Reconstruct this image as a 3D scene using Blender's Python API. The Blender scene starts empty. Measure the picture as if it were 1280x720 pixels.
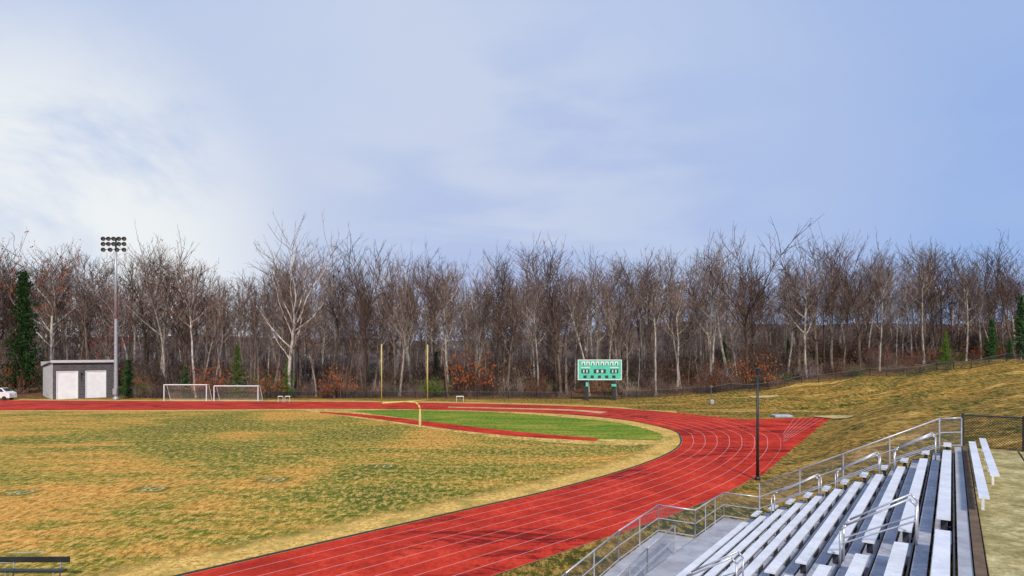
import bpy, math, random
from mathutils import Vector, Matrix
R=random.Random(7)
F=800.0; HY=440.0; H=8.8
def G(u,v,z=0.0):
    d=F*(H-z)/(v-HY); return ((u-640)/F*d, d)
def sm(a,b,x):
    t=max(0.0,min(1.0,(x-a)/(b-a))); return t*t*(3-2*t)
sc=bpy.context.scene
# ---------------------------------------------------------------- node helpers
class NT:
    def __init__(s,name):
        s.m=bpy.data.materials.new(name); s.m.use_nodes=True
        s.t=s.m.node_tree; s.t.nodes.clear()
        s.out=s.n('ShaderNodeOutputMaterial')
    def n(s,ty,**k):
        x=s.t.nodes.new(ty)
        for a,b in k.items(): setattr(x,a,b)
        return x
    def l(s,a,b): s.t.links.new(a,b)
    def val(s,sock,v):
        if hasattr(v,'links'): s.l(v,sock)
        else:
            if isinstance(v,tuple) and len(v)==3 and len(sock.default_value)==4: v=(*v,1)
            sock.default_value=v
    def coord(s,kind='Object',scale=(1,1,1),rot=(0,0,0)):
        if kind=='Pos': o=s.n('ShaderNodeNewGeometry').outputs['Position']
        else: o=s.n('ShaderNodeTexCoord').outputs[kind]
        m=s.n('ShaderNodeMapping'); m.inputs['Scale'].default_value=scale; m.inputs['Rotation'].default_value=rot
        s.l(o,m.inputs[0]); return m.outputs[0]
    def noise(s,vec,scale,detail=4,rough=.6,dist=0):
        x=s.n('ShaderNodeTexNoise'); s.l(vec,x.inputs['Vector'])
        x.inputs['Scale'].default_value=scale; x.inputs['Detail'].default_value=detail
        x.inputs['Roughness'].default_value=rough; x.inputs['Distortion'].default_value=dist
        return x.outputs['Fac']
    def ramp(s,fac,stops):
        x=s.n('ShaderNodeValToRGB'); s.l(fac,x.inputs[0]); e=x.color_ramp.elements
        while len(e)<len(stops): e.new(.5)
        for i,(p,c) in enumerate(stops):
            e[i].position=p; e[i].color=(c,c,c,1) if not isinstance(c,tuple) else (*c,1)
        return x.outputs[0]
    def mix(s,fac,a,b,bt='MIX'):
        x=s.n('ShaderNodeMix',data_type='RGBA',blend_type=bt)
        s.val(x.inputs[0],fac); s.val(x.inputs[6],a); s.val(x.inputs[7],b); return x.outputs[2]
    def math(s,op,a,b=0.0,c=0.0):
        x=s.n('ShaderNodeMath',operation=op); s.val(x.inputs[0],a); s.val(x.inputs[1],b); s.val(x.inputs[2],c); return x.outputs[0]
    def sep(s,v):
        x=s.n('ShaderNodeSeparateXYZ'); s.l(v,x.inputs[0]); return x.outputs
    def bsdf(s,col,rough=.8,metal=0.0,bump=None,bs=.3,bd=.05,alpha=None):
        p=s.n('ShaderNodeBsdfPrincipled'); s.val(p.inputs['Base Color'],col)
        s.val(p.inputs['Roughness'],rough); s.val(p.inputs['Metallic'],metal)
        if rough>=.75: p.inputs['Specular IOR Level'].default_value=.1
        if bump is not None:
            b=s.n('ShaderNodeBump'); b.inputs['Strength'].default_value=bs; b.inputs['Distance'].default_value=bd
            s.l(bump,b.inputs['Height']); s.l(b.outputs[0],p.inputs['Normal'])
        if alpha is not None: s.val(p.inputs['Alpha'],alpha)
        s.l(p.outputs[0],s.out.inputs[0]); return s.m
def simple(name,c1,c2=None,scale=3,rough=.7,metal=0.0,coord='Object'):
    t=NT(name); c2=c2 or tuple(x*.7 for x in c1)
    n=t.noise(t.coord(coord),scale,5,.65)
    return t.bsdf(t.ramp(n,[(.35,c2),(.65,c1)]),rough,metal)

# ---------------------------------------------------------------- mesh builder
class MB:
    def __init__(s): s.v=[];s.f=[];s.m=[];s.uv=[]
    def face(s,pts,mat=0,uv=None):
        b=len(s.v); s.v+= [tuple(p) for p in pts]; s.f.append(tuple(range(b,b+len(pts)))); s.m.append(mat)
        s.uv+= uv if uv else [(0,0)]*len(pts)
    def hexa(s,c,mat=0):
        b=len(s.v); s.v+=[tuple(p) for p in c]
        for q in ((0,3,2,1),(4,5,6,7),(0,1,5,4),(1,2,6,5),(2,3,7,6),(3,0,4,7)):
            s.f.append(tuple(b+i for i in q)); s.m.append(mat); s.uv+=[(0,0)]*4
    def box(s,c,size,rz=0.0,mat=0):
        x,y,z=[q/2 for q in size]; M=Matrix.Rotation(rz,3,'Z'); c=Vector(c)
        s.hexa([c+M@Vector(p) for p in ((-x,-y,-z),(x,-y,-z),(x,y,-z),(-x,y,-z),(-x,-y,z),(x,-y,z),(x,y,z),(-x,y,z))],mat)
    def tube(s,p0,p1,r0,r1=None,n=6,mat=0,cap=False):
        r1=r0 if r1 is None else r1
        p0=Vector(p0);p1=Vector(p1);d=(p1-p0)
        if d.length<1e-6: return
        d.normalize(); a=d.orthogonal().normalized(); c=d.cross(a); b=len(s.v)
        for p,r in((p0,r0),(p1,r1)):
            for i in range(n):
                an=2*math.pi*i/n; s.v.append(tuple(p+a*(r*math.cos(an))+c*(r*math.sin(an))))
        for i in range(n):
            j=(i+1)%n; s.f.append((b+i,b+j,b+n+j,b+n+i)); s.m.append(mat); s.uv+=[(0,0)]*4
        if cap:
            s.f.append(tuple(b+n+i for i in range(n))); s.m.append(mat); s.uv+=[(0,0)]*n
            s.f.append(tuple(b+n-1-i for i in range(n))); s.m.append(mat); s.uv+=[(0,0)]*n
    def path(s,pts,r,n=8,mat=0):
        for a,b in zip(pts[:-1],pts[1:]): s.tube(a,b,r,r,n,mat,True)
    def panel(s,p0,p1,h0,h1=None,mat=0):
        h1=h0 if h1 is None else h1; L=(Vector(p1)-Vector(p0)).length
        s.face([p0,p1,(p1[0],p1[1],p1[2]+h1),(p0[0],p0[1],p0[2]+h0)],mat,[(0,0),(L,0),(L,h1),(0,h0)])
    def mesh(s,name,mats):
        me=bpy.data.meshes.new(name); me.from_pydata(s.v,[],s.f)
        for m in mats: me.materials.append(m)
        me.polygons.foreach_set('material_index',s.m)
        uv=me.uv_layers.new(name='UVMap'); flat=[x for q in s.uv for x in q]
        uv.data.foreach_set('uv',flat); me.update(); return me
    def build(s,name,mats,parent=None,loc=None,bevel=0,smooth=False):
        me=s.mesh(name,mats)
        if smooth: me.polygons.foreach_set('use_smooth',[True]*len(me.polygons))
        o=bpy.data.objects.new(name,me)
        sc.collection.objects.link(o)
        if parent: o.parent=parent
        if loc: o.location=loc
        if bevel:
            b=o.modifiers.new('bevel','BEVEL'); b.width=bevel; b.segments=2
        return o
def empty(name):
    e=bpy.data.objects.new(name,None); sc.collection.objects.link(e); return e

# ---------------------------------------------------------------- bleacher frame
A0=(11.2,29.0); AD=(.567,.824); BD=(.824,-.567)
def B(t,s,z=0.0): return (A0[0]+BD[0]*t-AD[0]*s, A0[1]+BD[1]*t-AD[1]*s, z)
def toTS(x,y):
    dx,dy=x-A0[0],y-A0[1]; return dx*BD[0]+dy*BD[1], -(dx*AD[0]+dy*AD[1])
# ---------------------------------------------------------------- terrain
XC=[-400,10,17,22,30,38,45,60,75,90,110,160,500]
YC=[20,45,65,90,118,160]
ZT=[[0,0,1.0,2.5,4.3,4.8,5,5.2,5.6,6,6.5,7,7],
    [0,0,0,.8,3.0,4.0,4.5,5.2,5.8,6.4,7,8,8],
    [0,0,0,0,.5,2.0,3.6,5.0,6,6.8,7.3,8,8],
    [0,0,0,0,0,0,.1,2.4,4.6,6.2,7.3,8.3,8.5],
    [0,0,0,.1,.4,1.1,1.8,3.4,5.3,7.1,8.0,9,9.5],
    [0,0,0,.1,.5,1.2,2.0,3.7,5.7,7.6,8.6,9.6,10]]
def grid(x,y):
    x=max(XC[0],min(XC[-1]-.01,x)); y=max(YC[0],min(YC[-1]-.01,y))
    i=max(k for k in range(len(XC)-1) if XC[k]<=x); j=max(k for k in range(len(YC)-1) if YC[k]<=y)
    a=(x-XC[i])/(XC[i+1]-XC[i]); b=(y-YC[j])/(YC[j+1]-YC[j]); b=b*b*(3-2*b)*.5+b*.5
    return (ZT[j][i]*(1-a)+ZT[j][i+1]*a)*(1-b)+(ZT[j+1][i]*(1-a)+ZT[j+1][i+1]*a)*b
def T(x,y):
    hb=grid(x,y)
    e=(x-16.8)*.851-(y-44)*.525
    k=sm(.3,5,e); f=sm(92,102,y); hb*=k*(1-f)+f
    if hb>0.2:
        hb+=min(1,(hb-.2))*(.28*math.sin(x*.23+y*.11)+.18*math.sin(x*.5-y*.37)+.14*math.sin(x*1.1+y*.9))
    t,s=toTS(x,y)
    ha=max(0,min(1,(t-.2)/7.0))*4.6 if t<7.2 else 4.9
    w=sm(0.5,12,-s); z=ha*(1-w)+hb*w
    z+=max(0,min(110,y-124))*.05
    if y>190: z+= (min(y,420)-190)*(.055+.006*math.sin(x*.021)+.005*math.sin(x*.057+1))
    return z
def rng(a,b,st):
    r=[];x=a
    while x<b: r.append(x); x+=st
    return r
xs=[-3000,-1200,-700,-500,-400,-300,-250,-200]+rng(-150,-10,8)+rng(-10,130,1.7)+rng(130,220,9)+[240,260,300,350,400,500,700,1200,3000]
ys=[-600,-200,-100,-60]+rng(-40,170,1.8)+rng(170,260,9)+[300,360,420,600,1200,3500]
tv=[(x,y,T(x,y)) for y in ys for x in xs]; nx=len(xs)
tf=[(j*nx+i,j*nx+i+1,(j+1)*nx+i+1,(j+1)*nx+i) for j in range(len(ys)-1) for i in range(nx-1)]

t=NT('hill_grass_and_forest_floor')
pos=t.coord('Pos'); st=t.coord('Pos',(.45,1.5,1),(0,0,.7))
n1=t.noise(st,.13,8,.75,1.0); n2=t.noise(pos,1.3,6,.8); n3=t.noise(t.coord('Pos',(1,.35,.5)),2.6,4,.85)
g=t.ramp(n1,[(.40,(.04,.065,.006)),(.47,(.13,.11,.015)),(.52,(.30,.16,.025)),(.58,(.44,.23,.04)),(.62,(.85,.55,.16))])
g=t.mix(t.ramp(n2,[(.44,0.),(.58,.65)]),g,(.06,.045,.008))
g=t.mix(t.ramp(n3,[(.48,0.),(.58,.65)]),g,(.66,.40,.10))
n4=t.noise(pos,.5,5,.75)
fl=t.ramp(n4,[(.3,(.05,.03,.018)),(.5,(.14,.07,.035)),(.7,(.28,.14,.06))])
fl=t.mix(t.ramp(n3,[(.45,0.),(.6,.5)]),fl,(.28,.15,.07))
yy=t.sep(pos)[1]
far=t.n('ShaderNodeMapRange'); t.l(yy,far.inputs[0]); far.inputs[1].default_value=145; far.inputs[2].default_value=200
fl=t.mix(far.outputs[0],fl,t.ramp(t.noise(t.coord('Pos',(1,1,.15)),.8,6,.85),[(.40,(.05,.036,.032)),(.60,(.17,.12,.10))]))
edge=t.math('ADD',yy,t.math('MULTIPLY',n2,6.0))
fm=t.n('ShaderNodeMapRange'); t.l(edge,fm.inputs[0]); fm.inputs[1].default_value=123; fm.inputs[2].default_value=127
terrain_mat=t.bsdf(t.mix(fm.outputs[0],g,fl),.95,0,n2,.9,.3)
me=bpy.data.meshes.new('ground_terrain'); me.from_pydata(tv,[],tf); me.materials.append(terrain_mat)
me.polygons.foreach_set('use_smooth',[True]*len(me.polygons)); me.update()
sc.collection.objects.link(bpy.data.objects.new('ground_terrain',me))

# ---------------------------------------------------------------- track curves
pairs=[]
for tt in (75,50,35,22,10):
    ix,iy=3.1-tt*.7071,41.2-tt*.7071; pairs.append(((ix,iy),(ix+6.1,iy-6.1)))
for a,b in [((700,611),(850,640)),((800,582),(934,602)),((845,562),(966,575)),((852,548),(976,556)),((838,537),(965,541)),
            ((780,525),(905,523)),((700,517.5),(780,511)),((600,513.5),(640,505.5)),((440,511),(450,502.5)),((200,512.5),(200,501.5)),
            ((0,513),(0,500.5)),((-200,514),(-200,501)),((-400,515),(-400,501.5))]:
    pairs.append((G(*a),G(*b)))
def cat(P,n=14):
    out=[]
    for i in range(len(P)-1):
        p0=P[max(0,i-1)];p1=P[i];p2=P[i+1];p3=P[min(len(P)-1,i+2)]
        for k in range(n):
            t=k/n
            out.append(tuple(.5*((2*p1[j])+(-p0[j]+p2[j])*t+(2*p0[j]-5*p1[j]+4*p2[j]-p3[j])*t*t+(-p0[j]+3*p1[j]-3*p2[j]+p3[j])*t**3) for j in range(2)))
    out.append(P[-1]); return out
IN=cat([p[0] for p in pairs]); OUT=cat([p[1] for p in pairs])
def ribbon(name,mat,off0,off1,z,nac=1,absolute=True,zz=None):
    m=MB(); rows=[]; L=0; prev=None
    for a,b in zip(IN,OUT):
        d=Vector((b[0]-a[0],b[1]-a[1])); w=d.length; d.normalize()
        if prev: L+=math.dist(a,prev)
        prev=a; row=[]
        for k in range(nac+1):
            f=k/nac; o=(off0+(off1-off0)*f)*(1 if absolute else w)
            row.append(((a[0]+d.x*o,a[1]+d.y*o,z),(L,f*(8 if not absolute else 1))))
        rows.append(row)
    for r0,r1 in zip(rows[:-1],rows[1:]):
        for k in range(nac):
            q=[r0[k],r0[k+1],r1[k+1],r1[k]]
            m.face([x[0] for x in q],0,[x[1] for x in q])
    return m.build(name,[mat])
# field grass
t=NT('dry_field_grass')
pos=t.coord('Pos'); st=t.coord('Pos',(.30,1.3,1),(0,0,-.10))
a=t.noise(st,.16,8,.78,.9); b=t.noise(t.coord('Pos',(.5,2.4,1),(0,0,.08)),.7,7,.82,.4); c=t.noise(t.coord('Pos',(1,.45,1)),2.6,5,.88); big=t.noise(pos,.045,3,.6,.6)
s=t.math('ADD',t.math('MULTIPLY',a,.50),t.math('ADD',t.math('MULTIPLY',b,.38),t.math('MULTIPLY',big,.60)))
col=t.ramp(s,[(.585,(.66,.28,.05)),(.675,(.56,.26,.05)),(.715,(.36,.23,.03)),(.755,(.13,.16,.012)),(.83,(.06,.10,.009))])
col=t.mix(t.ramp(c,[(.48,0.),(.56,.62)]),col,(.90,.54,.15))
c2=t.noise(t.coord('Pos',(1,.5,1),(0,0,.2)),3.0,4,.9)
col=t.mix(t.ramp(c2,[(.51,0.),(.57,.75)]),col,(.09,.075,.010))
field_mat=t.bsdf(col,.95,0,c,.6,.06)
m=MB(); m.face([(p[0],p[1],.004) for p in IN]+[(-160,90,.004),(-160,-20,.004)])
m.build('sports_field_grass',[field_mat])
# track
def redmat(name,lines):
    t=NT(name); uv=t.coord('UV'); pos=t.coord('Pos')
    a=t.noise(pos,.35,6,.75,.4); c=t.noise(t.coord('Pos',(1,.5,1)),4,5,.85)
    col=t.ramp(a,[(.35,(.40,.026,.012)),(.55,(.64,.048,.022)),(.7,(.80,.085,.040))])
    col=t.mix(t.ramp(c,[(.44,0.),(.60,.55)]),col,(.30,.016,.009))
    sv=t.coord('Pos',(.35,1,1),(0,0,-.35)); stn=t.noise(sv,.38,8,.85,1.2)
    reg=t.noise(pos,.06,2,.5)
    col=t.mix(t.math('MULTIPLY',t.ramp(stn,[(.50,0.),(.56,.9)]),t.ramp(reg,[(.42,0.),(.52,1.)])),col,(.15,.008,.008))
    if lines:
        y=t.sep(uv)[1]; fr=t.math('ABSOLUTE',t.math('SUBTRACT',t.math('FRACT',t.math('ADD',y,.5)),.5))
        ln=t.math('LESS_THAN',fr,.026)
        f=t.math('MULTIPLY',ln,t.ramp(c,[(.35,.2),(.6,.55)]))
        col=t.mix(f,col,(.76,.52,.48))
    return t.bsdf(col,.9,0,c,.3,.02)
track_mat=redmat('red_track_surface',True); red_plain=redmat('red_runway_surface',False)
ribbon('running_track',track_mat,0,1,.016,8,False)
def soft(name,cols,inv=False,lo=.35,hi=.6,sc_=.6):
    t=NT(name); uv=t.coord('UV'); pos=t.coord('Pos'); n=t.noise(pos,sc_,7,.8); c=t.noise(pos,4,4,.88)
    y=t.sep(uv)[1]
    e=t.math('ABSOLUTE',t.math('SUBTRACT',y,.5)) if inv=='both' else y
    k=t.math('ADD',e,t.math('MULTIPLY',n,.8 if inv!='both' else .5))
    al=t.ramp(k,[(lo,0.),(hi,1.)]) if inv!='both' else t.ramp(k,[(lo,1.),(hi,0.)])
    gr=t.noise(pos,.5,6,.8)
    cc=t.mix(t.ramp(gr,[(.50,0.),(.60,.6)]),t.ramp(c,[(.42,cols[0]),(.58,cols[1])]),(.20,.20,.03))
    return t.bsdf(cc,.95,0,c,.4,.04,al)
tan=soft('worn_tan_turf',[(.42,.22,.045),(.88,.58,.17)],False,.66,.95)
ribbon('worn_turf_border',tan,-4.2,0.0,.012,1)
ribbon('track_inner_kerb',simple('dark_kerb',(.05,.05,.02),(.02,.03,.01)),-.18,.0,.05,1)
outer_grass=soft('outer_dead_grass',[(.42,.25,.06),(.75,.48,.15)],False,.6,.9)
def strip(name,mat,top,bot,z,n=8):
    Pt=cat([G(*p) for p in top],n); Pb=cat([G(*p) for p in bot],n); m=MB(); L=0
    for i in range(len(Pt)-1):
        L2=L+math.dist(Pt[i],Pt[i+1]); a,b,c,d=Pt[i],Pt[i+1],Pb[i+1],Pb[i]
        m.face([(*d,z),(*c,z),(*b,z),(*a,z)],0,[(L,0),(L2,0),(L2,1),(L,1)]); L=L2
    return m.build(name,[mat])
m=MB(); m.face([(*G(880,560),.008),(*G(945,600.5),.008),(*G(992,560),.008),(*G(1042,521),.008),(*G(1000,522.5),.008),(*G(930,524.5),.008),(*G(880,520),.008),(*G(860,535),.008)])
m.build('sprint_chute',[red_plain])
white=simple('faded_white_paint',(.66,.48,.46),(.55,.14,.10),1.5)
m=MB()
a0,a1=Vector(G(976,556)),Vector(G(1040,521)); b0,b1=Vector(G(975,545)),Vector(G(985,523))
for k in range(1,7):
    f=k/7; p=a0.lerp(b0,f)+(a1-a0)*.02; q=a1.lerp(b1,f); d=(q-p).normalized(); nn=Vector((-d.y,d.x))*.02; p=p+d*(2.5*f)
    m.face([(*(p-nn),.02),(*(q-nn),.02),(*(q+nn),.02),(*(p+nn),.02)])
m.build('chute_lane_lines',[white])
# D-zone
t=NT('green_turf'); a=t.noise(t.coord('Pos',(.3,1.3,1)),.25,8,.8,.6); c=t.noise(t.coord('Pos',(1,.4,1)),2.2,4,.88)
col=t.ramp(a,[(.36,(.05,.15,.008)),(.50,(.12,.22,.015)),(.58,(.30,.27,.035)),(.66,(.60,.38,.09))]); col=t.mix(t.ramp(c,[(.46,0.),(.6,.6)]),col,(.34,.34,.05))
c2=t.noise(t.coord('Pos',(1,.4,1),(0,0,.3)),3.1,4,.88); col=t.mix(t.ramp(c2,[(.5,0.),(.6,.6)]),col,(.03,.08,.006))
green=t.bsdf(col,.95,0,c,.4,.04)
t=NT('dead_turf'); c=t.noise(t.coord('Pos',(1,.4,1)),2.5,5,.88); n=t.noise(t.coord('Pos'),.4,5,.7)
tan_plain=t.bsdf(t.mix(t.ramp(n,[(.45,0.),(.6,.7)]),t.ramp(c,[(.42,(.45,.24,.05)),(.58,(.85,.56,.18))]),(.20,.19,.03)),.95)
dz=cat([G(*p) for p in [(372,512),(520,511),(620,514),(700,519),(770,526),(812,535),(838,545),(836,553),(800,556),(745,556),(640,549),(540,536),(470,526),(410,517.5),(372,512.5)]],5)
m=MB(); m.face([(*p,.0125) for p in dz[:-1]]); m.build('dead_turf_apron',[tan_plain])
dz=cat([G(*p) for p in [(438,513.5),(520,512.5),(620,515.5),(700,521),(768,528),(810,537),(828,545),(822,550),(780,549.5),(720,547),(640,539),(540,527.5),(480,519.5),(438,514)]],5)
m=MB(); m.face([(*p,.0165) for p in dz[:-1]]); m.build('green_infield_grass',[green])
strip('jump_runway',red_plain,[(400,514.5),(470,519.5),(560,530),(650,540),(748,548.5)],[(400,516),(460,522.5),(550,535),(640,545),(745,551.5)],.0205)
sand=simple('sand',(.62,.46,.22),(.42,.28,.11),.8,.95,coord='Object')
strip('sand_strip',sand,[(560,508.5),(700,511.5),(760,515)],[(560,509.5),(700,513),(750,517)],.0245)
for i,pts in enumerate([[(1012,521),(1050,520),(1068,521),(1058,524),(1042,524.5)],[(935,496.3),(965,495),(978,496),(960,498),(941,498)]]):
    m=MB()
    pp=[]
    for (u,v) in pts:
        for d in rng(60,140,.25):
            x=(u-640)/F*d; 
            if HY+F*(H-T(x,d))/d<=v: break
        pp.append((x,d,T(x,d)+.12))
    m.face(pp); m.build('sand_pit',[sand])
m=MB()
for i in range(len(OUT)-1):
    if OUT[i][1]>88 and OUT[i][0]<24:
        a,b=OUT[i],OUT[i+1]; m.face([(a[0],a[1],.008),(a[0]*1.045,a[1]*1.045,.008),(b[0]*1.045,b[1]*1.045,.008),(b[0],b[1],.008)],0,[(0,1),(0,0),(1,0),(1,1)])
m.build('outer_verge',[outer_grass])
# yard numbers (faded)
def fadedpaint(name,c1,c2,lo,hi):
    t=NT(name); n=t.noise(t.coord('Object'),3.5,6,.85); c=t.noise(t.coord('Object'),9,4,.8)
    return t.bsdf(t.ramp(c,[(.4,c1),(.6,c2)]),.95,alpha=t.ramp(n,[(lo,0.),(hi,.85)]))
gp=fadedpaint('number_green_turf',(.06,.10,.012),(.16,.18,.03),.43,.56)
gp2=fadedpaint('old_number_paint',(.55,.50,.22),(.72,.66,.35),.40,.52)
for txt,u,v in (('30',187,612),('20',340,600),('10',477,583),('40',22,616)):
    x,y=G(u,v); w=1.2
    m=MB(); m.face([(-w,-.85,0),(w,-.85,0),(w,.85,0),(-w,.85,0)])
    m.build('yard_number_turf',[gp],None,(x,y,.0085))
    cu=bpy.data.curves.new('yard_number','FONT'); cu.body=txt; cu.size=1.7; cu.align_x='CENTER'; cu.align_y='CENTER'
    cu.materials.append(gp2)
    o=bpy.data.objects.new('yard_number',cu); sc.collection.objects.link(o); o.location=(x,y,.0125)
m=MB()
for (x0,y0,x1,y1) in ((-22.3,27.2,-20.2,27.35),(-21.8,26.6,-20.9,26.72),(-22.0,28.0,-20.6,28.1)):
    m.face([(x0,y0,.0085),(x1,y0+.1,.0085),(x1,y1+.1,.0085),(x0,y1,.0085)])
m.build('faded_sideline_marks',[simple('chalk',(.7,.68,.6),(.4,.33,.2),4)])

# ---------------------------------------------------------------- common materials
t=NT('brushed_aluminium'); n=t.noise(t.coord('Object'),1.3,5,.7); n2=t.noise(t.coord('Object'),9,3,.7)
alu=t.bsdf(t.mix(t.ramp(n2,[(.4,0.),(.7,.35)]),t.ramp(n,[(.35,(.70,.69,.71)),(.65,(.90,.89,.90))]),(.52,.51,.53)),.4,.1)
t=NT('worn_deck_aluminium'); n=t.noise(t.coord('Object'),1.1,6,.75); n2=t.noise(t.coord('Object'),8,4,.8)
deckm=t.bsdf(t.mix(t.ramp(n2,[(.4,0.),(.65,.5)]),t.ramp(n,[(.38,(.34,.33,.36)),(.62,(.58,.57,.60))]),(.18,.17,.18)),.55,.15)
platm=simple('platform_aluminium',(.50,.49,.51),(.33,.32,.34),1.4,.5,.15)
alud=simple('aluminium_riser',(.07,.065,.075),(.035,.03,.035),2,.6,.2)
galv=simple('galvanised_steel',(.52,.53,.55),(.34,.35,.37),4,.45,.4)
blk=simple('black_metal',(.03,.03,.032),(.015,.015,.017),4,.5)
yel=simple('yellow_paint',(.74,.54,.14),(.60,.42,.09),3,.45)
wht=simple('white_paint',(.84,.83,.80),(.66,.65,.62),3,.5)
def linkmesh(name,col,cov,cell):
    t=NT(name); uv=t.coord('UV',(1/cell,1/cell,1),(0,0,math.pi/4)); s_=t.sep(uv)
    a=t.math('LESS_THAN',t.math('FRACT',s_[0]),cov); b=t.math('LESS_THAN',t.math('FRACT',s_[1]),cov)
    return t.bsdf(col,.5,.3,alpha=t.math('MAXIMUM',a,b))
chain=linkmesh('chain_link_galvanised',(.16,.16,.17),.13,.07)
chainb=linkmesh('chain_link_black',(.02,.02,.02),.18,.07)
net=linkmesh('goal_net_cord',(.7,.7,.7),.07,.12)

# ---------------------------------------------------------------- bleachers
bl=empty('aluminium_bleachers')
def bb(m,t0,t1,s0,s1,z0,z1,mat=0,dz=0.0):
    m.hexa([B(t0,s0,z0),B(t1,s0,z0),B(t1,s1,z0),B(t0,s1,z0),B(t0,s0,z1),B(t1,s0,z1),B(t1,s1,z1),B(t0,s1,z1)],mat)
SE=27.0; rise=.364; run=.70; TB=-.42; NR=11; ZB=1.2
seats=MB(); deck=MB(); sup=MB(); plat=MB()
secs=[(.15,1.2),(2.5,13.9),(15.0,SE)]
for i in range(NR):
    tt=TB+run*i; z=ZB+rise*i
    bb(deck,tt+.01,tt+.25,0,SE,z-.04,z); bb(deck,tt+.30,tt+.54,0,SE,z-.04,z)
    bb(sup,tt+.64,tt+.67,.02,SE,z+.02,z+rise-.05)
    for a,b in secs:
        x=a
        while x<b-.1:
            e=min(b,x+5.6); bb(seats,tt+.35,tt+.60,x,e-.02,z+.40,z+.445); x=e
        for q in rng(a+.3,b,1.8):
            bb(sup,tt+.42,tt+.54,q,q+.05,z+.003,z+.397)
    for (a,b) in ((1.2,2.5),(13.9,15.0)):
        bb(deck,tt+.40,tt+.62,a,b,z+.003,z+rise/2)
for s_ in rng(.0,SE,1.83):
    m=sup; a=B(-.3,s_,.85); b=B(7.2,s_,4.85); m.tube(a,b,.05,n=4)
    for t_ in (1.2,3.4,5.6,7.1):
        x,y,_=B(t_,s_); m.tube((x,y,T(x,y)-.1),(x,y,.95+(t_+.3)*.53),.04,n=4)
bb(plat,-1.6,TB-.01,0,SE,.99,1.05); bb(sup,-1.63,-1.6,0,SE,.85,1.04)
bb(plat,7.29,7.50,0,SE,5.06,5.12)
for s_ in rng(.2,SE,1.8):
    x,y,_=B(-1.5,s_); sup.tube((x,y,0),(x,y,.98),.04,n=4)
for i in range(NR):
    tt=TB+run*i; z=ZB+rise*i; bb(sup,tt,tt+.68,-.04,-.01,z-.2,z+.02)
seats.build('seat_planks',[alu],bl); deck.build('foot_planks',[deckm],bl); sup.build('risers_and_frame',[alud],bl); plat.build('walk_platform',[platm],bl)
rails=MB(); mesh=MB()
def rail(pts,h,posts=True,mid=True,sp=1.9,r=.028,lnk=True):
    for p,q in zip(pts[:-1],pts[1:]):
        p=Vector(p);q=Vector(q);L=(q-p).length;n=max(1,round(L/sp));up=Vector((0,0,h))
        rails.tube(p+up,q+up,r,n=8,cap=True)
        if mid: rails.tube(p+up*.52,q+up*.52,r*.8,n=6); rails.tube(p+up*.08,q+up*.08,r*.8,n=6)
        for k in range(n+1):
            x=p.lerp(q,k/n); rails.tube(x,x+up,r,n=8)
        if lnk: mesh.panel(tuple(p+up*.08),tuple(q+up*.08),h*.92)
rail([B(.0,-.05,1.6),B(6.8,-.05,4.98)],1.2)
rail([B(6.8,-.05,5.02),B(7.5,-.05,5.1)],1.15,sp=.7)
rail([B(6.8,-.05,5.0),B(6.8,.9,5.0)],1.15,sp=1,lnk=False)
rail([B(0,-.05,1.05),B(-1.6,-.05,1.05),B(-1.6,4,1.05)],1.17,sp=1.6)
rails.tube(B(0,-.05,1.0),B(0,-.05,2.85),.035)
rail([B(-1.6,4,1.05),B(-3.2,4,1.05),B(-3.2,8,.85),B(-3.2,12,.4),B(-3.2,15,.02)],1.17)
rail([B(-1.62,6.3,1.0),B(-1.62,9,.8),B(-1.62,12,.45),B(-1.62,15,.05)],1.1)
rail([B(-1.5,16,1.05),B(-1.5,SE,1.05)],1.17)
def hrail(t0,t1,s_):
    def fz(t_): return ZB+rise*max(0,min(NR-1,(t_-TB)/run))
    for ds in (-.28,.28):
        pts=[Vector(B(t0,s_+ds,fz(t0)))]+[Vector(B(t0,s_+ds,fz(t0)+.8)),Vector(B(t0+.12,s_+ds,fz(t0)+.93)),Vector(B(t1-.12,s_+ds,fz(t1)+.93)),Vector(B(t1,s_+ds,fz(t1)+.8)),Vector(B(t1,s_+ds,fz(t1)))]
        rails.path(pts,.024); rails.tube(B(t0,s_+ds,fz(t0)+.5),B(t1,s_+ds,fz(t1)+.5),.02)
    rails.tube(B(t1,s_-.28,fz(t1)+.8),B(t1,s_+.28,fz(t1)+.8),.022)
for s_,gg in ((1.85,((1.0,2.8),(3.4,4.9),(5.4,6.7))),(14.45,((1.6,3.0),(5.2,6.6)))):
    for a,b in gg: hrail(a,b,s_)
rails.build('handrails',[simple('rail_aluminium',(.62,.62,.65),(.42,.42,.45),3,.35,.4)],bl,smooth=True); mesh.build('rail_mesh_infill',[chain],bl)
ramp=MB()
for a,b,z0,z1 in ((4,8,1.05,.85),(8,12,.85,.4),(12,15,.4,.02)):
    ramp.hexa([B(-3.2,a,z0-.08),B(-1.64,a,z0-.08),B(-1.64,b,z1-.08),B(-3.2,b,z1-.08),B(-3.2,a,z0),B(-1.64,a,z0),B(-1.64,b,z1),B(-3.2,b,z1)])
for s_ in (4.1,6,8,10):
    for t_ in (-3.15,-1.75):
        x,y,_=B(t_,s_); ramp.tube((x,y,0),(x,y,.7 if s_<9 else .45),.05,n=6)
ramp.build('access_ramp',[platm],bl)
t=NT('stained_concrete'); p=t.coord('Object')
n=t.noise(p,.8,7,.8); n2=t.noise(p,4,6,.88)
col=t.ramp(n,[(.36,(.24,.20,.07)),(.5,(.46,.37,.16)),(.64,(.68,.57,.30))]); col=t.mix(t.ramp(n2,[(.44,0.),(.60,.7)]),col,(.16,.13,.05))
conc=t.bsdf(col,.9,0,n2,.4,.02)
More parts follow.
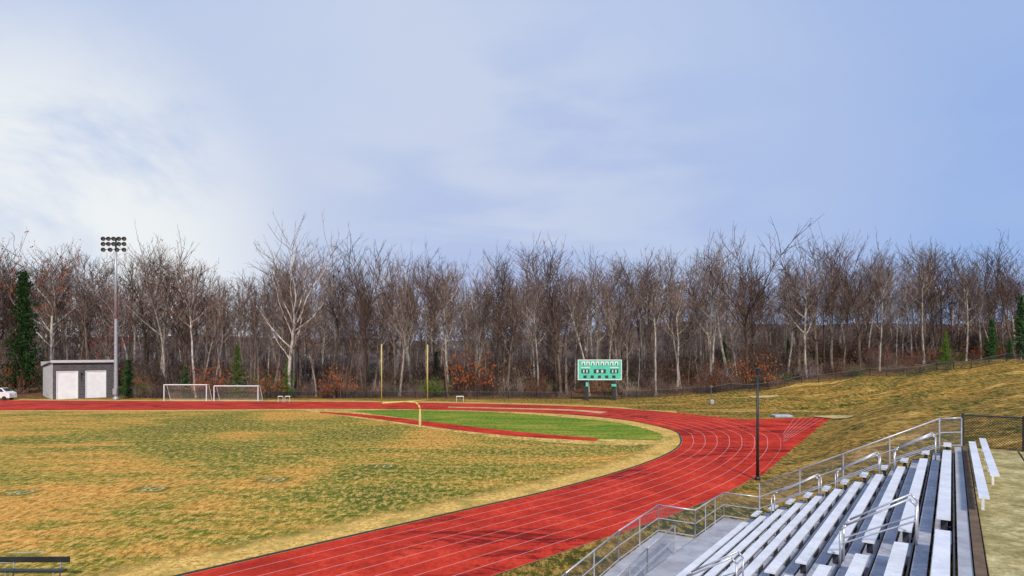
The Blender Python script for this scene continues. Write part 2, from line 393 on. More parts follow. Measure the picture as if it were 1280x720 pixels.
wk=MB(); s_=-.1
while s_<SE:
    for k in range(4):
        t0=7.71+k*1.55; bb(wk,t0,t0+1.49,s_,s_+1.73,4.7,5.10+R.uniform(-.008,.008))
    s_+=1.8
wk.build('concrete_walkway',[conc],bevel=.01)
m=MB(); bb(m,7.52,7.68,-.1,SE,4.7,5.17); m.build('concrete_kerb',[simple('dark_concrete',(.20,.13,.08),(.10,.07,.05),3,.9)])
m=MB(); bb(m,7.69,14,-.3,SE,4.6,5.06); m.build('walkway_bedding',[simple('dark_soil',(.02,.018,.012))])
m=MB()
for s0,s1,t0 in ((1.6,12.4,7.70),(.3,9.0,8.04)):
    z=5.50
    bb(m,t0,t0+.20,s0,s1,z,z+.05)
    for q in rng(s0+.4,s1,2.4): bb(m,t0+.07,t0+.13,q,q+.06,5.1,z); bb(m,t0+.01,t0+.19,q,q+.06,z-.05,z-.002)
m.build('spectator_bench',[alu])
# ---------------------------------------------------------------- fences
def fence(name,pts,h,sp,mt,pm,zf=T,r=.035):
    f=MB(); g=MB()
    for p,q in zip(pts[:-1],pts[1:]):
        L=math.dist(p,q); n=max(1,round(L/sp)); last=None
        for k in range(n+1):
            x=p[0]+(q[0]-p[0])*k/n; y=p[1]+(q[1]-p[1])*k/n; z=zf(x,y)
            f.tube((x,y,z-.1),(x,y,z+h+.06),r,n=6,cap=True)
            if last:
                f.tube((last[0],last[1],last[2]+h),(x,y,z+h),r*.7,n=5); f.tube((last[0],last[1],last[2]+.1),(x,y,z+.1),r*.5,n=4)
                g.panel((last[0],last[1],last[2]+.1),(x,y,z+.1),h-.1)
            last=(x,y,z)
    e=empty(name); f.build('posts_and_rails',[pm],e); g.build('mesh_infill',[mt],e)
crest=[(14,119),(20.5,119.5),(37.5,120),(47.6,119),(66,118),(77,116),(87,112.5),(100,105),(112,96)]
fence('chain_link_fence',crest,1.35,3,chainb,blk,r=.07)
fence('chain_link_fence',[(-68,121),(-30,121.5),(14,119)],1.3,3,chainb,blk,r=.06)
fence('chain_link_fence',[B(7.55,-.35)[:2],B(15,-.35)[:2]],1.32,2.0,chainb,blk,lambda x,y:5.02,.05)
fence('low_fence',[(70,113.5),(77,113),(80,116)],1.5,2.5,chainb,blk)

# ---------------------------------------------------------------- goal post
e=empty('football_goal_post'); m=MB()
bx,by=G(525,534)
uL=Vector(((477-640)/F*72.5,72.5,3.0)); uR=Vector(((534.5-640)/F*77.0,77.0,3.0)); mid=(uL+uR)/2
m.path([(bx,by,0),(bx,by,2.15),(bx-.15,by-.05,2.6),(bx-.5,by-.15,2.92)]+[tuple(mid)],.10,10)
m.path([tuple(uL),tuple(uR)],.085,10)
for u_ in(uL,uR): m.tube(u_,u_+Vector((0,0,6.7)),.06,n=8,cap=True)
m.build('gooseneck_and_uprights',[yel],e,smooth=True)
m=MB(); m.tube((bx,by,0),(bx,by,1.6),.15,n=12,cap=True); m.build('base_pad',[simple('yellow_pad',(.75,.60,.26))],e)
# ---------------------------------------------------------------- soccer goals
for u0,u1,vt in ((205,258,481),(267.5,322.5,482.5)):
    e=empty('soccer_goal'); m=MB(); g=MB()
    x0,y0=G(u0,501.5); x1,y1=G(u1,501.5); h=(501.5-vt)/F*y0
    a=Vector((x0,y0,0));b=Vector((x1,y1,0)); up=Vector((0,0,h)); bk=Vector((0,2.2,0)); tb=Vector((0,.9,0))
    m.path([a,a+up,b+up,b],.095,8)
    for p in(a,b): m.path([p+up,p+up+tb,p+bk,p],.05,6)
    m.path([a+bk,b+bk],.05,6); m.path([a+up+tb,b+up+tb],.045,6)
    m.build('frame',[wht],e)
    L=(b-a).length
    g.face([a+bk,b+bk,b+up+tb,a+up+tb],0,[(0,0),(L,0),(L,h),(0,h)]); g.face([a+up,b+up,b+up+tb,a+up+tb],0,[(0,0),(L,0),(L,1),(0,1)])
    for p in(a,b): g.face([p,p+bk,p+up+tb,p+up],0,[(0,0),(2.2,0),(.9,h),(0,h)])
    g.build('net',[net],e)
# ---------------------------------------------------------------- light tower
e=empty('stadium_light_tower'); x,y=G(145,500); m=MB(); hh=(500-297)/F*y
m.tube((x,y,0),(x,y,hh*.5),.36,.28,12); m.tube((x,y,hh*.5),(x,y,hh),.28,.16,12,cap=True); m.tube((x,y,0),(x,y,.5),.5,.5,12,cap=True)
m.build('pole',[galv],e,smooth=True)
m=MB(); q=MB(); lens=MB()
for k,(zz,nn) in enumerate(((hh-.2,5),(hh-1.15,5),(hh-2.2,4))):
    w=2.0
    m.tube((x-w,y-.25,zz),(x+w,y-.25,zz),.07,n=6,cap=True)
    m.box((x,y-.12,zz),(.5,.4,.25))
    for i in range(nn):
        lx=x-w+.1+(2*w-.2)*i/(nn-1); c=Vector((lx,y-.6,zz-.05)); d=Vector((.25,-.85,-.45)).normalized()
        q.tube(c-d*.25,c+d*.05,.14,.36,10,cap=True); q.tube(c+d*.05,c+d*.32,.36,.40,10)
        lens.tube(c+d*.051,c+d*.10,.30,.30,10,cap=True); m.tube((lx,y-.25,zz),c,.04,n=5)
m.build('cross_arms',[galv],e); q.build('lamp_heads',[simple('lamp_housing',(.05,.05,.055),(.02,.02,.02))],e); lens.build('lamp_lenses',[simple('lamp_glass',(.30,.32,.34),(.2,.21,.24),2,.2)],e)
m=MB(); m.box((x+.1,y-.45,1.6),(.7,.3,1.1)); m.build('control_box',[galv],e)
# ---------------------------------------------------------------- storage building
e=empty('storage_building'); fx,fy=G(66,499.5); ph=math.radians(43); W=9.8; D=12.5; HB=6.9
rv=Vector((math.cos(ph),math.sin(ph),0)); bv=Vector((-math.sin(ph),math.cos(ph),0)); O=Vector((fx,fy,0))
def P(a,b,z): return O+rv*a+bv*b+Vector((0,0,z))
def pb(m,a0,a1,b0,b1,z0,z1,mat=0,zb=None):
    zb=z1 if zb is None else zb
    m.hexa([P(a0,b0,z0),P(a1,b0,z0),P(a1,b1,z0),P(a0,b1,z0),P(a0,b0,z1),P(a1,b0,z1),P(a1,b1,zb),P(a0,b1,zb)],mat)
t=NT('grey_block_wall'); br=t.n('ShaderNodeTexBrick'); mp=t.coord('UV'); t.l(mp,br.inputs[0])
br.inputs['Color1'].default_value=(.11,.10,.105,1);br.inputs['Color2'].default_value=(.07,.065,.07,1);br.inputs['Mortar'].default_value=(.20,.19,.19,1);br.inputs['Scale'].default_value=1.0
br.inputs['Brick Width'].default_value=.6; br.inputs['Row Height'].default_value=.3; br.inputs['Mortar Size'].default_value=.02
block=t.bsdf(br.outputs[0],.9)
m=MB()
def wall(a0,b0,a1,b1,z0,z1,z1b=None):
    z1b=z1 if z1b is None else z1b; p,q=P(a0,b0,z0),P(a1,b1,z0); L=(q-p).length
    m.face([p,q,P(a1,b1,z1b),P(a0,b0,z1)],0,[(0,z0),(L,z0),(L,z1b),(0,z1)])
dr=[(.65,3.8),(5.2,8.35)]; dh=5.1
wall(0,0,dr[0][0],0,-.2,HB); wall(dr[0][1],0,dr[1][0],0,-.2,HB); wall(dr[1][1],0,W,0,-.2,HB)
for a,b in dr: wall(a,0,b,0,dh,HB)
wall(W,0,W,D,-.2,HB,HB-1.2); wall(W,D,0,D,-.2,HB-1.2)
m.build('block_walls',[block],e)
m=MB(); m.face([P(0,D,-.2),P(0,0,-.2),P(0,0,HB),P(0,D,HB-1.2)],0); m.build('side_wall',[simple('lit_beige_wall',(.62,.60,.56),(.46,.44,.41),1)],e)  # beige side wall, with its sunlit look put into the pale colour
m=MB()
for a,b in dr:
    z=.02
    while z<dh-.05:
        pb(m,a+.02,b-.02,.06,.10,z,z+.22); pb(m,a+.02,b-.02,.075,.12,z+.22,z+.25); z+=.25
    for c0,c1 in((a-.12,a),(b,b+.12)): pb(m,c0,c1,-.05,.2,0,dh+.12)
    pb(m,a,b,-.05,.2,dh,dh+.12)
m.build('roller_doors',[simple('white_door_paint',(.90,.90,.90),(.80,.80,.80),1)],e)
m=MB(); pb(m,-.3,W+.3,-.35,D+.3,HB+.002,HB+.35,0,HB-.9)
m.build('roof_slab',[simple('pale_roof',(.60,.60,.58),(.45,.45,.44),1)],e)
m=MB(); pb(m,-.35,W+.35,-.42,-.353,HB-.1,HB+.38); m.build('fascia',[simple('grey_fascia',(.65,.65,.66),(.5,.5,.52))],e)
m=MB(); pb(m,4.3,4.7,-.15,-.01,4.6,4.85); pb(m,4.4,4.55,-.05,-.01,3.2,4.6); m.build('wall_lamp',[blk],e)
# ---------------------------------------------------------------- scoreboard
e=empty('scoreboard'); d=116.0; sx=lambda u:(u-640)/F*d; sz=lambda v:H+(HY-v)/F*d
m=MB(); m.box((sx(749.5),d,(sz(449.5)+sz(475))/2),(sx(777)-sx(722),.5,sz(449.5)-sz(475)))
mint=simple('mint_green_paint',(.10,.58,.40),(.07,.48,.32),1,.5)
m.build('panel',[mint],e,bevel=.04)
m=MB()
yf=d-.27
def rect(m,u0,v0,u1,v1,y=yf,th=.03): m.box(((sx(u0)+sx(u1))/2,y,(sz(v0)+sz(v1))/2),(abs(sx(u1)-sx(u0)),th,abs(sz(v0)-sz(v1))))
for (a,b,c,dd) in ((722,449.5,777,450.5),(722,474,777,475),(722,450.6,723,473.9),(776,450.6,777,473.9)): rect(m,a,b,c,dd)
for k in range(8): rect(m,727+k*5.9,452,731+k*5.9,456.4)
for a,b in((726,737),(762,773)): rect(m,a,459,b,460)
m.build('white_trim_and_lettering',[wht],e)
m=MB()
for a,b in((726.5,736.5),(742,757),(762.5,772.5)): rect(m,a,461.5,b,466.5)
for k in range(5): rect(m,729+k*9,469.2,733+k*9,472.6)
for k in range(8): rect(m,728.2+k*5.9,453.4,729.6+k*5.9,456.4,yf-.035)
m.build('score_windows',[simple('dark_display',(.04,.08,.07),(.02,.04,.04),1,.3)],e)
m=MB()
for a in((726.5,736.5),(742,757),(762.5,772.5)):
    w=(a[1]-a[0]); 
    for k in (0.22,.62): rect(m,a[0]+w*k,462.3,a[0]+w*(k+.16),465.8,yf-.035)
m.build('digits',[simple('lamp_digits',(.7,.8,.7))],e)
m=MB()
for u in(733.5,767.5): 
    z0=T(sx(u),d+.1); m.box((sx(u),d+.4,(sz(449.5)+z0)/2),(.45,.3,sz(450)-z0+.3)); m.box((sx(u),d+.05,(sz(475)+z0)/2-.0),(.6,.35,sz(475)-z0+.1))
m.build('posts',[blk],e)
m=MB(); rect(m,732,478,735,483,d-.19,.1); rect(m,764,480,770,483,d-.25,.1); m.build('sponsor_plates',[mint],e)
# ---------------------------------------------------------------- near lamp pole
e=empty('lamp_post'); x,y=G(947,600); hp=(600-468)/F*y; m=MB()
m.tube((x,y,0),(x,y,hp),.11,.07,10,cap=True); m.tube((x,y,0),(x,y,.25),.2,.16,10,cap=True)
m.build('pole',[blk],e,smooth=True)
m=MB(); m.tube((x,y,hp),(x,y,hp+.35),.1,.16,10,cap=True); m.tube((x,y,hp+.35),(x,y,hp+.5),.22,.05,10,cap=True); m.box((x+.25,y,hp-.15),(.4,.1,.14)); m.build('head',[blk],e)
e=empty('utility_post'); dd=104; x=(889-640)/F*dd; z=T(x,dd); m=MB(); m.tube((x,dd,z),(x,dd,z+3.2),.09,.06,8,cap=True); m.box((x,dd,z+2.9),(.4,.2,.4)); m.build('pole',[simple('weathered_wood',(.16,.12,.09))],e)
m=MB(); m.box((x,dd-.3,z+.4),(.6,.5,.7)); m.build('base_box',[galv],e,bevel=.05)
e=empty('landing_mat'); m=MB(); x,y=G(985,523.5); m.box((x,y+2,.18),(2.4,1.6,.36)); m.build('pad',[simple('pale_vinyl',(.45,.46,.50),(.3,.3,.36))],e,bevel=.1)
e=empty('team_bench'); m=MB(); q=MB(); d=24.4
m.box((-19.2,d,.47),(4.3,.32,.06)); m.box((-19.2,d+.28,.80),(4.3,.05,.22)); 
for xx in(-21,-19.2,-17.4):
    q.tube((xx,d-.12,0),(xx,d-.12,.44),.03); q.tube((xx,d+.22,0),(xx,d+.30,.9),.03); q.tube((xx,d-.12,.42),(xx,d+.24,.42),.025)
m.build('seat_and_backrest',[simple('black_plastic',(.022,.028,.03),(.012,.014,.015),2,.4)],e,bevel=.01); q.build('legs',[galv],e)
def hurdle(u,v):
    x,y=G(u,v); m=MB()
    for s_ in(-.6,.6): m.tube((x+s_,y,0),(x+s_,y,1.0),.035,n=6); m.tube((x+s_,y,.04),(x+s_,y-.7,.04),.035,n=6)
    m.box((x,y,1.0),(1.3,.04,.14)); m.build('track_hurdle',[wht])
for u in (352,358,575): hurdle(u,502.5)
def car():
    e=empty('parked_car'); x0=-93.7;y0=117.0; m=MB(); 
    prof=[(-2.3,.35),(-2.35,.75),(-2.2,1.05),(-1.6,1.12),(-1.0,1.62),(.9,1.68),(1.6,1.2),(2.2,1.0),(2.3,.7),(2.3,.35)]
    prof=[(a*1.1,z*1.35) for a,z in prof]
    n=len(prof)
    for s_ in(-.9,.9):
        m.face([(x0+a,y0+s_*(1 if z<1.65 else .85),z) for a,z in (prof if s_<0 else prof[::-1])])
    for i in range(n):
        a,b=prof[i],prof[(i+1)%n]; ka=.9*(1 if a[1]<1.65 else .85); kb=.9*(1 if b[1]<1.65 else .85)
        m.face([(x0+a[0],y0-ka,a[1]),(x0+a[0],y0+ka,a[1]),(x0+b[0],y0+kb,b[1]),(x0+b[0],y0-kb,b[1])])
    m.build('body',[wht],e)
    g=MB()
    g.face([(x0-1.25,y0-.93,1.58),(x0-.1,y0-.93,1.58),(x0-.1,y0-.80,2.1),(x0-.92,y0-.80,2.1)]); g.face([(x0,y0-.93,1.58),(x0+1.5,y0-.93,1.58),(x0+1.0,y0-.80,2.1),(x0,y0-.80,2.1)])
    g.face([(x0+1.10,y0-.72,2.22),(x0+1.76,y0-.75,1.70),(x0+1.76,y0+.75,1.70),(x0+1.10,y0+.72,2.22)])
    g.build('windows',[simple('tinted_glass',(.02,.025,.03),(.015,.02,.02),1,.1)],e)
    w=MB()
    for a in(-1.55,1.55):
        for s_ in(-.93,.72): w.tube((x0+a,y0+s_,.40),(x0+a,y0+s_+.22,.40),.40,n=16,cap=True)
    w.build('wheels',[blk],e)
    l=MB(); l.box((x0+2.48,y0-.6,1.1),(.12,.3,.14)); l.box((x0+2.48,y0+.6,1.1),(.12,.3,.14)); l.build('headlights',[galv],e)
car()

# ---------------------------------------------------------------- trees
def barkmat(name,stops):
    t=NT(name); oi=t.n('ShaderNodeObjectInfo'); n=t.noise(t.coord('Object',(1,1,.35)),1.6,5,.8)
    c=t.ramp(oi.outputs['Random'],stops)
    c=t.mix(t.ramp(n,[(.40,.8),(.56,0.)]),c,(.04,.026,.018)); return t.bsdf(c,.9)
bark=barkmat('bark',[(0,(.09,.058,.042)),(.35,(.24,.18,.14)),(.75,(.42,.35,.29)),(1,(.66,.60,.52))])
twigm=barkmat('twigs',[(0,(.075,.046,.038)),(.5,(.20,.135,.115)),(1,(.34,.25,.215))])
def leafmat(name,a,b,c):
    t=NT(name); n=t.noise(t.coord('Object'),1.6,4,.8); return t.bsdf(t.ramp(n,[(.3,a),(.5,b),(.7,c)]),.8)
rust=leafmat('russet_leaves',(.14,.035,.010),(.30,.08,.020),(.46,.16,.04))
redl=leafmat('dark_red_leaves',(.12,.010,.008),(.28,.020,.012),(.36,.05,.02))
everg=leafmat('evergreen_needles',(.010,.032,.012),(.03,.08,.02),(.07,.14,.03))
holly=leafmat('green_leaves',(.03,.07,.010),(.09,.15,.02),(.18,.22,.04))
def rot(d,ang,az):
    a=d.orthogonal().normalized(); b=d.cross(a); return (d*math.cos(ang)+(a*math.cos(az)+b*math.sin(az))*math.sin(ang)).normalized()
def leaves(m,p,n,spread,size,r,mat):
    for _ in range(n):
        c=p+Vector((r.gauss(0,spread),r.gauss(0,spread),r.gauss(0,spread*.8)))
        a=Vector((r.uniform(-1,1),r.uniform(-1,1),r.uniform(-1,1))).normalized(); b=a.orthogonal().normalized(); s_=size*r.uniform(.6,1.3)
        m.face([c-a*s_,c-b*s_*.6,c+a*s_,c+b*s_*.6],mat)
def tree(seed,style='forest',leaf=None,ln=0):
    r=random.Random(seed); m=MB(); HT=28.0; open_=style=='open'; sap=style=='sapling'; mass=style=='mass'
    z0=.25 if open_ else (.12 if mass else r.uniform(.32,.50))
    rad=.38 if open_ else (.15 if sap else r.uniform(.20,.32)); ft=r.uniform(.45,.58) if open_ else r.uniform(.52,.70)
    UP=Vector((0,0,1)); N=9
    pts=[Vector((0,0,-.5))]; d=Vector((r.uniform(-.08,.08),r.uniform(-.08,.08),1)).normalized()
    for i in range(N):
        d=(d+Vector((r.uniform(-.08,.08),r.uniform(-.08,.08),.04))).normalized(); pts.append(pts[-1]+d*(HT*ft/N))
    rr=lambda f: rad*(1-f*.55)
    for i in range(N): m.tube(pts[i],pts[i+1],rr(i/N),rr((i+1)/N),6)
    m.tube(pts[0],pts[0]+Vector((0,0,1.2)),rad*1.5,rad,7)
    def limb(q,dd,Lb,r0,nseg,nsub,upw,ntw=3):
        for s_ in range(nseg):
            dd=(dd+Vector((r.uniform(-.25,.25),r.uniform(-.25,.25),upw+r.uniform(-.12,.1)))).normalized()
            q2=q+dd*(Lb/nseg); f0=1-s_/nseg; m.tube(q,q2,r0*f0+.025,r0*(f0-1/nseg)+.025,4)
            for _ in range(nsub if s_>0 else 1):
                sd=rot(dd,r.uniform(.45,1.05),r.uniform(0,6.28)); sd=(sd+Vector((0,0,.15))).normalized()
                sp=q.lerp(q2,r.random()); Ls=max(1.6,Lb*.40*r.uniform(.6,1.25)); e1=sp+sd*Ls*.5; sd2=(sd+Vector((r.uniform(-.3,.3),r.uniform(-.3,.3),.2))).normalized(); e2=e1+sd2*Ls*.5
                rs=.018+r0*.16; m.tube(sp,e1,rs+.02,rs,3,1); m.tube(e1,e2,rs,.018,3,1)
                for _ in range(ntw):
                    td=rot(sd2,r.uniform(.3,.9),r.uniform(0,6.28)); td=(td+Vector((0,0,.2))).normalized(); tp=sp.lerp(e1,r.random()) if r.random()<.3 else e1.lerp(e2,r.random())
                    te=tp+td*r.uniform(.6,1.6); m.tube(tp,te,.05 if mass else .026,.02 if mass else .013,3,1)
                    if leaf and r.random()<ln: leaves(m,te,3,.35,.22,r,2)
            q=q2
    nf=r.randint(3,5); az=r.uniform(0,6)
    for k in range(nf):
        az+=6.28/nf+r.uniform(-.4,.4)
        limb(pts[-1],rot(UP,r.uniform(.1,.6 if not open_ else .75),az),HT*(1-ft)*r.uniform(.8,1.08),rr(1)*.6,6,2 if sap else 3,.07,2 if sap else 3)
    nl=5 if sap else (9 if open_ else (16 if mass else r.randint(6,9)))
    for k in range(nl):
        f=z0/ft+(1-z0/ft)*((k+r.random())/nl); f=min(.99,f); x=f*N; i=min(N-1,int(x)); p=pts[i].lerp(pts[i+1],x-i)
        az+=2.4+r.uniform(-.5,.5)
        limb(p,rot(UP,r.uniform(.6,1.1),az),HT*(.34 if open_ else .23)*r.uniform(.6,1.15),rr(f)*r.uniform(.35,.5),5,3 if mass else 2,.14)
    if not open_:
        for k in range(5):
            f=r.uniform(.15,.6); x=f*N; i=int(x); p=pts[i].lerp(pts[i+1],x-i); sd=rot(UP,r.uniform(.8,1.4),r.uniform(0,6.28)); m.tube(p,p+sd*r.uniform(.8,2.5),.035,.015,3,1)
    return m.mesh('bare_tree',[bark,twigm]+([leaf] if leaf else []))
protos=[tree(100+i) for i in range(10)]
sapl=[tree(150+i,'sapling') for i in range(3)]
massp=[tree(170+i,'mass') for i in range(4)]
openp=[tree(200+i,'open') for i in range(4)]
rustp=[tree(301,'forest',rust,.12),tree(302,'open',rust,.38),tree(303,'open',redl,.6)]
def bush(seed,leaf=None,n=60,dens=4):
    r=random.Random(seed); m=MB()
    for k in range(n):
        az=r.uniform(0,6.28); rad_=r.random()**.5*.5; p=Vector((rad_*math.cos(az),rad_*math.sin(az),-.05))
        d=Vector((math.cos(az)*.4*rad_*2+r.uniform(-.25,.25),math.sin(az)*.4*rad_*2+r.uniform(-.25,.25),1)).normalized(); L=r.uniform(.35,1.05)
        q=p+d*L*.55; d2=(d+Vector((r.uniform(-.4,.4),r.uniform(-.4,.4),.2))).normalized(); e_=q+d2*L*.45
        m.tube(p,q,.008,.006,3); m.tube(q,e_,.006,.003,3)
        for _ in range(4):
            a=p.lerp(q,r.uniform(.4,1)) if r.random()<.5 else q.lerp(e_,r.random()); b=a+rot(d2,r.uniform(.4,.9),r.uniform(0,6.28))*r.uniform(.12,.28)
            m.tube(a,b,.004,.0025,3)
            if leaf and r.random()<.8: leaves(m,b,dens,.07,.035,r,1)
    return m.mesh('shrub',[twigm]+([leaf] if leaf else []))
bushes=[bush(1),bush(2),bush(3)]; bushl=[bush(4,rust,55,3),bush(5,rust,45,3)]; bushg=[bush(6,holly,60,6),bush(7,everg,60,6)]
brownb=[bush(8,leafmat('brown_leaves',(.06,.03,.016),(.16,.08,.036),(.28,.15,.07)),50,2)]
def conifer(seed,leaf,w=.2,dn=4):
    r=random.Random(seed); m=MB(); m.tube((0,0,-.3),(0,0,12),.2,.03,6)
    z=1.0
    while z<12:
        f=1-z/12.3; n=8
        for k in range(n):
            az=r.uniform(0,6.28); L=(.4+12*w*f)*r.uniform(.35,1.2); d=Vector((math.cos(az),math.sin(az),-.1+r.uniform(-.15,.35)))
            p=Vector((0,0,z+r.uniform(-.25,.25))); m.tube(p,p+d*L,.04,.012,3)
            for q in range(int(3+L*3)): leaves(m,p+d*L*(q+1)/int(3+L*3),dn,.20,.15,r,1)
        z+=.42
    return m.mesh('pine_tree',[bark,leaf])
con=[conifer(1,everg,.17),conifer(2,everg,.20,6),conifer(3,holly,.30)]
treeline=empty('distant_treeline'); under=empty('woodland_undergrowth')
def inst(me,x,y,s,parent=None,name=None,sx=1.0,z=None):
    o=bpy.data.objects.new(name or me.name,me); sc.collection.objects.link(o)
    o.location=(x,y,(T(x,y) if z is None else z)-.05); o.scale=(s*sx,s*sx,s); o.rotation_euler=(0,0,R.uniform(0,6.28))
    if parent: o.parent=parent
    return o
ENV=[(-200,325),(0,332),(60,318),(120,330),(200,316),(280,350),(330,340),(365,320),(420,337),(460,330),(520,332),(620,328),(700,320),(780,330),(850,326),(900,315),(935,308),(970,332),(1020,312),(1080,316),(1150,314),(1220,322),(1280,320),(1500,316)]
def env(u):
    for (a,va),(b,vb) in zip(ENV[:-1],ENV[1:]):
        if a<=u<=b: return va+(vb-va)*(u-a)/(b-a)
    return 325
def htfor(u,vt,d,x): return H+(HY-vt)/F*d-T(x,d)
for k in range(330):
    f=R.random(); d=125+70*f**1.2; u=-170+1620*((k*0.61803)%1.0)+R.uniform(-7,7)
    if u<175 and d<140: d+=14
    x=(u-640)/F*d
    vt=env(u)+R.uniform(-6,34)+(R.uniform(10,55) if R.random()<.25 else 0)
    hh=htfor(u,vt,d,x); me=R.choice(protos) if R.random()<.92 else rustp[0]
    inst(me,x,d,hh/27.2,treeline,'tree',R.uniform(.85,1.3))
for k in range(270):
    d=R.uniform(175,300); u=-170+1620*((k*0.7548)%1.0); x=(u-640)/F*d
    hh=htfor(u,env(u)+R.uniform(35,75),d,x); inst(R.choice(massp),x,d,hh/27.2,treeline,'tree',R.uniform(1.0,1.4))
for k in range(150):
    d=R.uniform(124,165); u=R.uniform(-150,1450)
    if u<175 and d<140: d+=14
    x=(u-640)/F*d; inst(R.choice(sapl),x,d,R.uniform(9,18)/27.8,treeline,'tree',R.uniform(.7,1.1))
for k in range(560):
    d=R.uniform(123,150) if R.random()<.7 else R.uniform(150,190); u=R.uniform(-150,1450)
    if u<175 and d<142: d+=20
    x=(u-640)/F*d
    if u>1180: d+=4
    rr_=R.random(); me=R.choice(bushes) if rr_<.55 else (brownb[0] if rr_<.82 else (R.choice(bushl) if rr_<.89 else R.choice(bushg)))
    s_=R.uniform(1.2,4.2) if d<135 else R.uniform(3,8)
    if rr_>.82: s_=min(s_,3.4)
    inst(me,x,d,s_,under,'shrub',R.uniform(.9,1.4))
def hero(u,vt,d,me,name,base=27.4,sx=1.0):
    x=(u-640)/F*d; inst(me,x,d,htfor(u,vt,d,x)/base,None,name,sx)
hero(363,297,123,openp[0],'bare_tree'); hero(935,287,124,openp[1],'bare_tree'); hero(202,304,138,openp[2],'bare_tree')
hero(457,312,124,protos[2],'bare_tree'); hero(700,314,124,openp[0],'bare_tree',sx=.8); hero(1075,303,126,openp[2],'bare_tree',sx=.85); hero(1022,303,126,openp[3],'bare_tree',sx=.85)
hero(1155,308,126,protos[4],'bare_tree'); hero(245,330,123,protos[5],'bare_tree'); hero(560,318,124,protos[1],'bare_tree');hero(820,322,124,protos[3],'bare_tree'); hero(890,318,125,protos[7],'bare_tree')
hero(500,320,126,openp[3],'bare_tree',sx=.8); hero(635,322,126,openp[2],'bare_tree',sx=.75); hero(770,322,126,openp[1],'bare_tree',sx=.8); hero(1225,318,128,openp[0],'bare_tree',sx=.8); hero(5,330,150,openp[3],'bare_tree')
hero(66,306,142,rustp[1],'oak_tree',sx=.9); hero(132,375,141,rustp[2],'red_maple_tree',sx=.9); hero(1268,308,122,rustp[0],'oak_tree'); hero(230,318,140,rustp[1],'oak_tree',sx=.7)
hero(30,343,131,con[1],'pine_tree',12,.75); hero(160,450,123,con[0],'pine_tree',12,1.3); hero(297,432,122.3,con[2],'evergreen_tree',12,.8); hero(1182,415,121,con[2],'evergreen_tree',12,.75)
hero(1262,425,116,con[1],'pine_tree',12,1.1); hero(360,448,122.5,con[2],'evergreen_tree',12,.8); hero(1240,400,121,con[1],'pine_tree',12,.8); hero(232,458,123,con[0],'pine_tree',12,1.2); hero(1276,370,122,con[1],'pine_tree',12,.8)
hero(905,420,150,con[1],'pine_tree',12,.8); hero(985,425,150,con[1],'pine_tree',12,.8); hero(545,440,140,con[0],'pine_tree',12,.9)
for u,vt,d,mi in ((338,460,121.8,1),(425,458,122.5,0),(590,436,128,1),(944,440,123,1),(890,445,123,0),(262,450,123.5,0),(672,462,125,0),(1140,450,126,0),(412,472,122,1),(20,450,130,0),(120,440,140,1)):
    x=(u-640)/F*d; inst(bushl[mi],x,d,htfor(u,vt,d,x),None,'russet_shrub',.75)
for u,vt in ((1070,456),(640,478),(540,476),(1200,440),(180,478)):
    d=125; x=(u-640)/F*d; inst(bushg[R.randint(0,1)],x,d,htfor(u,vt,d,x),None,'green_shrub',.9)

# ---------------------------------------------------------------- sky & sun
az=math.radians(174); el=math.radians(40)
w=bpy.data.worlds.new('World'); sc.world=w; w.use_nodes=True; nt=w.node_tree; nt.nodes.clear()
N=nt.nodes.new; Lk=nt.links.new
out=N('ShaderNodeOutputWorld'); bg=N('ShaderNodeBackground'); bg.inputs[1].default_value=.1; Lk(bg.outputs[0],out.inputs[0])
sky=N('ShaderNodeTexSky'); sky.sky_type='NISHITA'; sky.sun_disc=False; sky.sun_elevation=el; sky.sun_rotation=az%(2*math.pi); sky.altitude=50
tc=N('ShaderNodeTexCoord'); D_=tc.outputs['Generated']
def mixw(f,a,b):
    x=N('ShaderNodeMix'); x.data_type='RGBA'
    for s_,v in((x.inputs[0],f),(x.inputs[6],a),(x.inputs[7],b)):
        if hasattr(v,'links'): Lk(v,s_)
        else: s_.default_value=v if not isinstance(v,tuple) else (*v,1)
    return x.outputs[2]
def dotw(vec,lo,hi):
    v=Vector(vec).normalized(); x=N('ShaderNodeVectorMath'); x.operation='DOT_PRODUCT'; Lk(D_,x.inputs[0]); x.inputs[1].default_value=v
    m=N('ShaderNodeMapRange'); m.interpolation_type='SMOOTHSTEP'; Lk(x.outputs['Value'],m.inputs[0]); m.inputs[1].default_value=lo; m.inputs[2].default_value=hi; return m.outputs[0]
def mw(op,a,b):
    x=N('ShaderNodeMath'); x.operation=op
    for i,v in enumerate((a,b)):
        if hasattr(v,'links'): Lk(v,x.inputs[i])
        else: x.inputs[i].default_value=v
    return x.outputs[0]
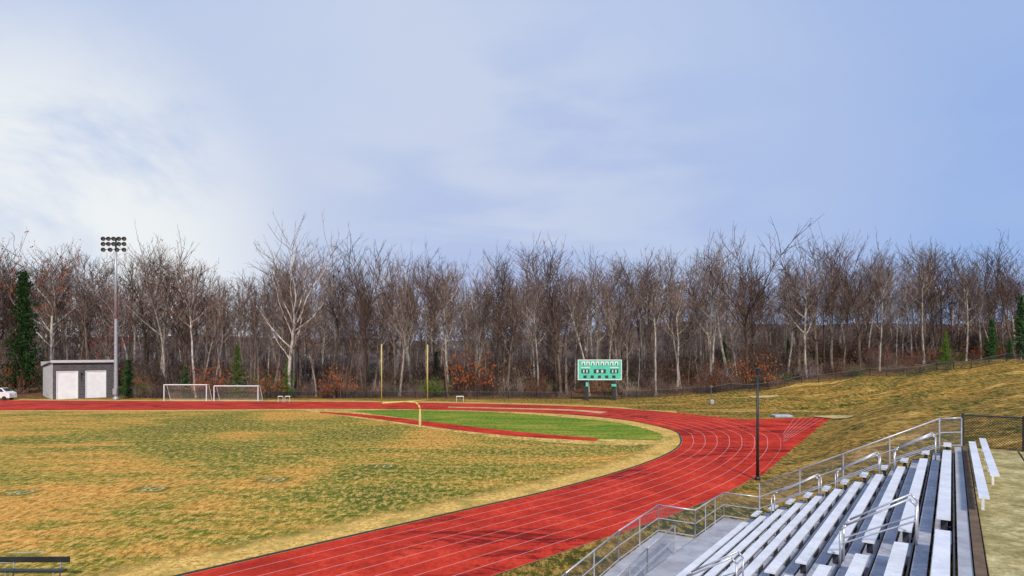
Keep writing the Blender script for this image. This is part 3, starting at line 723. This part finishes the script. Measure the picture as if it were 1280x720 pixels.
def nw(scale,sv,det=6,dist=.3,lo=.4,hi=.65,rough=.5):
    mp=N('ShaderNodeMapping'); mp.inputs['Scale'].default_value=sv; Lk(D_,mp.inputs[0])
    n=N('ShaderNodeTexNoise'); Lk(mp.outputs[0],n.inputs['Vector']); n.inputs['Scale'].default_value=scale; n.inputs['Detail'].default_value=det; n.inputs['Distortion'].default_value=dist; n.inputs['Roughness'].default_value=rough
    m=N('ShaderNodeMapRange'); m.interpolation_type='SMOOTHSTEP'; Lk(n.outputs['Fac'],m.inputs[0]); m.inputs[1].default_value=lo; m.inputs[2].default_value=hi; return m.outputs[0]
base=mixw(.92,sky.outputs[0],(2.95,4.55,8.2))
veil=mw('MULTIPLY',dotw((-.12,1,.26),.74,1.0),.95)
base=mixw(veil,base,(5.2,6.2,8.3))
soft1=mw('MULTIPLY',nw(1.3,(1,1,2.2),6,.6,.35,.70),.30)
base=mixw(soft1,base,(5.4,6.0,7.9))
cl=mw('MULTIPLY',nw(1.6,(1,1,1.8),6,.3,.36,.68),dotw((-.30,1,.22),.84,.98))
base=mixw(mw('MULTIPLY',cl,.45),base,(6.5,7.0,8.3))
l1=mw('MULTIPLY',dotw((-.80,1,.12),.925,.992),nw(2.8,(1,1,1.8),8,.6,.26,.54,.6))
base=mixw(mw('MULTIPLY',l1,.95),base,(8.7,9.0,9.1))
lowd=mw('MULTIPLY',dotw((.10,1,.10),.88,1.0),nw(3.0,(1,1,4),5,.3,.36,.60))
base=mixw(mw('MULTIPLY',lowd,.6),base,(3.7,4.8,7.9))
Lk(base,bg.inputs[0])
sl=bpy.data.lights.new('sun','SUN'); sl.energy=3.6; sl.angle=math.radians(6); sl.color=(1,.93,.80)
so=bpy.data.objects.new('sun',sl); sc.collection.objects.link(so)
ds=Vector((math.sin(az)*math.cos(el),math.cos(az)*math.cos(el),math.sin(el))); so.rotation_euler=ds.to_track_quat('Z','Y').to_euler()
# ---------------------------------------------------------------- camera
cd=bpy.data.cameras.new('camera'); co=bpy.data.objects.new('camera',cd); sc.collection.objects.link(co)
co.location=(0,0,H); co.rotation_euler=(math.pi/2,0,0); cd.sensor_width=36; cd.lens=F/1280*36; cd.shift_y=80/1280; cd.clip_end=8000; cd.clip_start=.1
sc.camera=co
sc.view_settings.view_transform='Standard'; sc.view_settings.look='None'; sc.view_settings.exposure=0
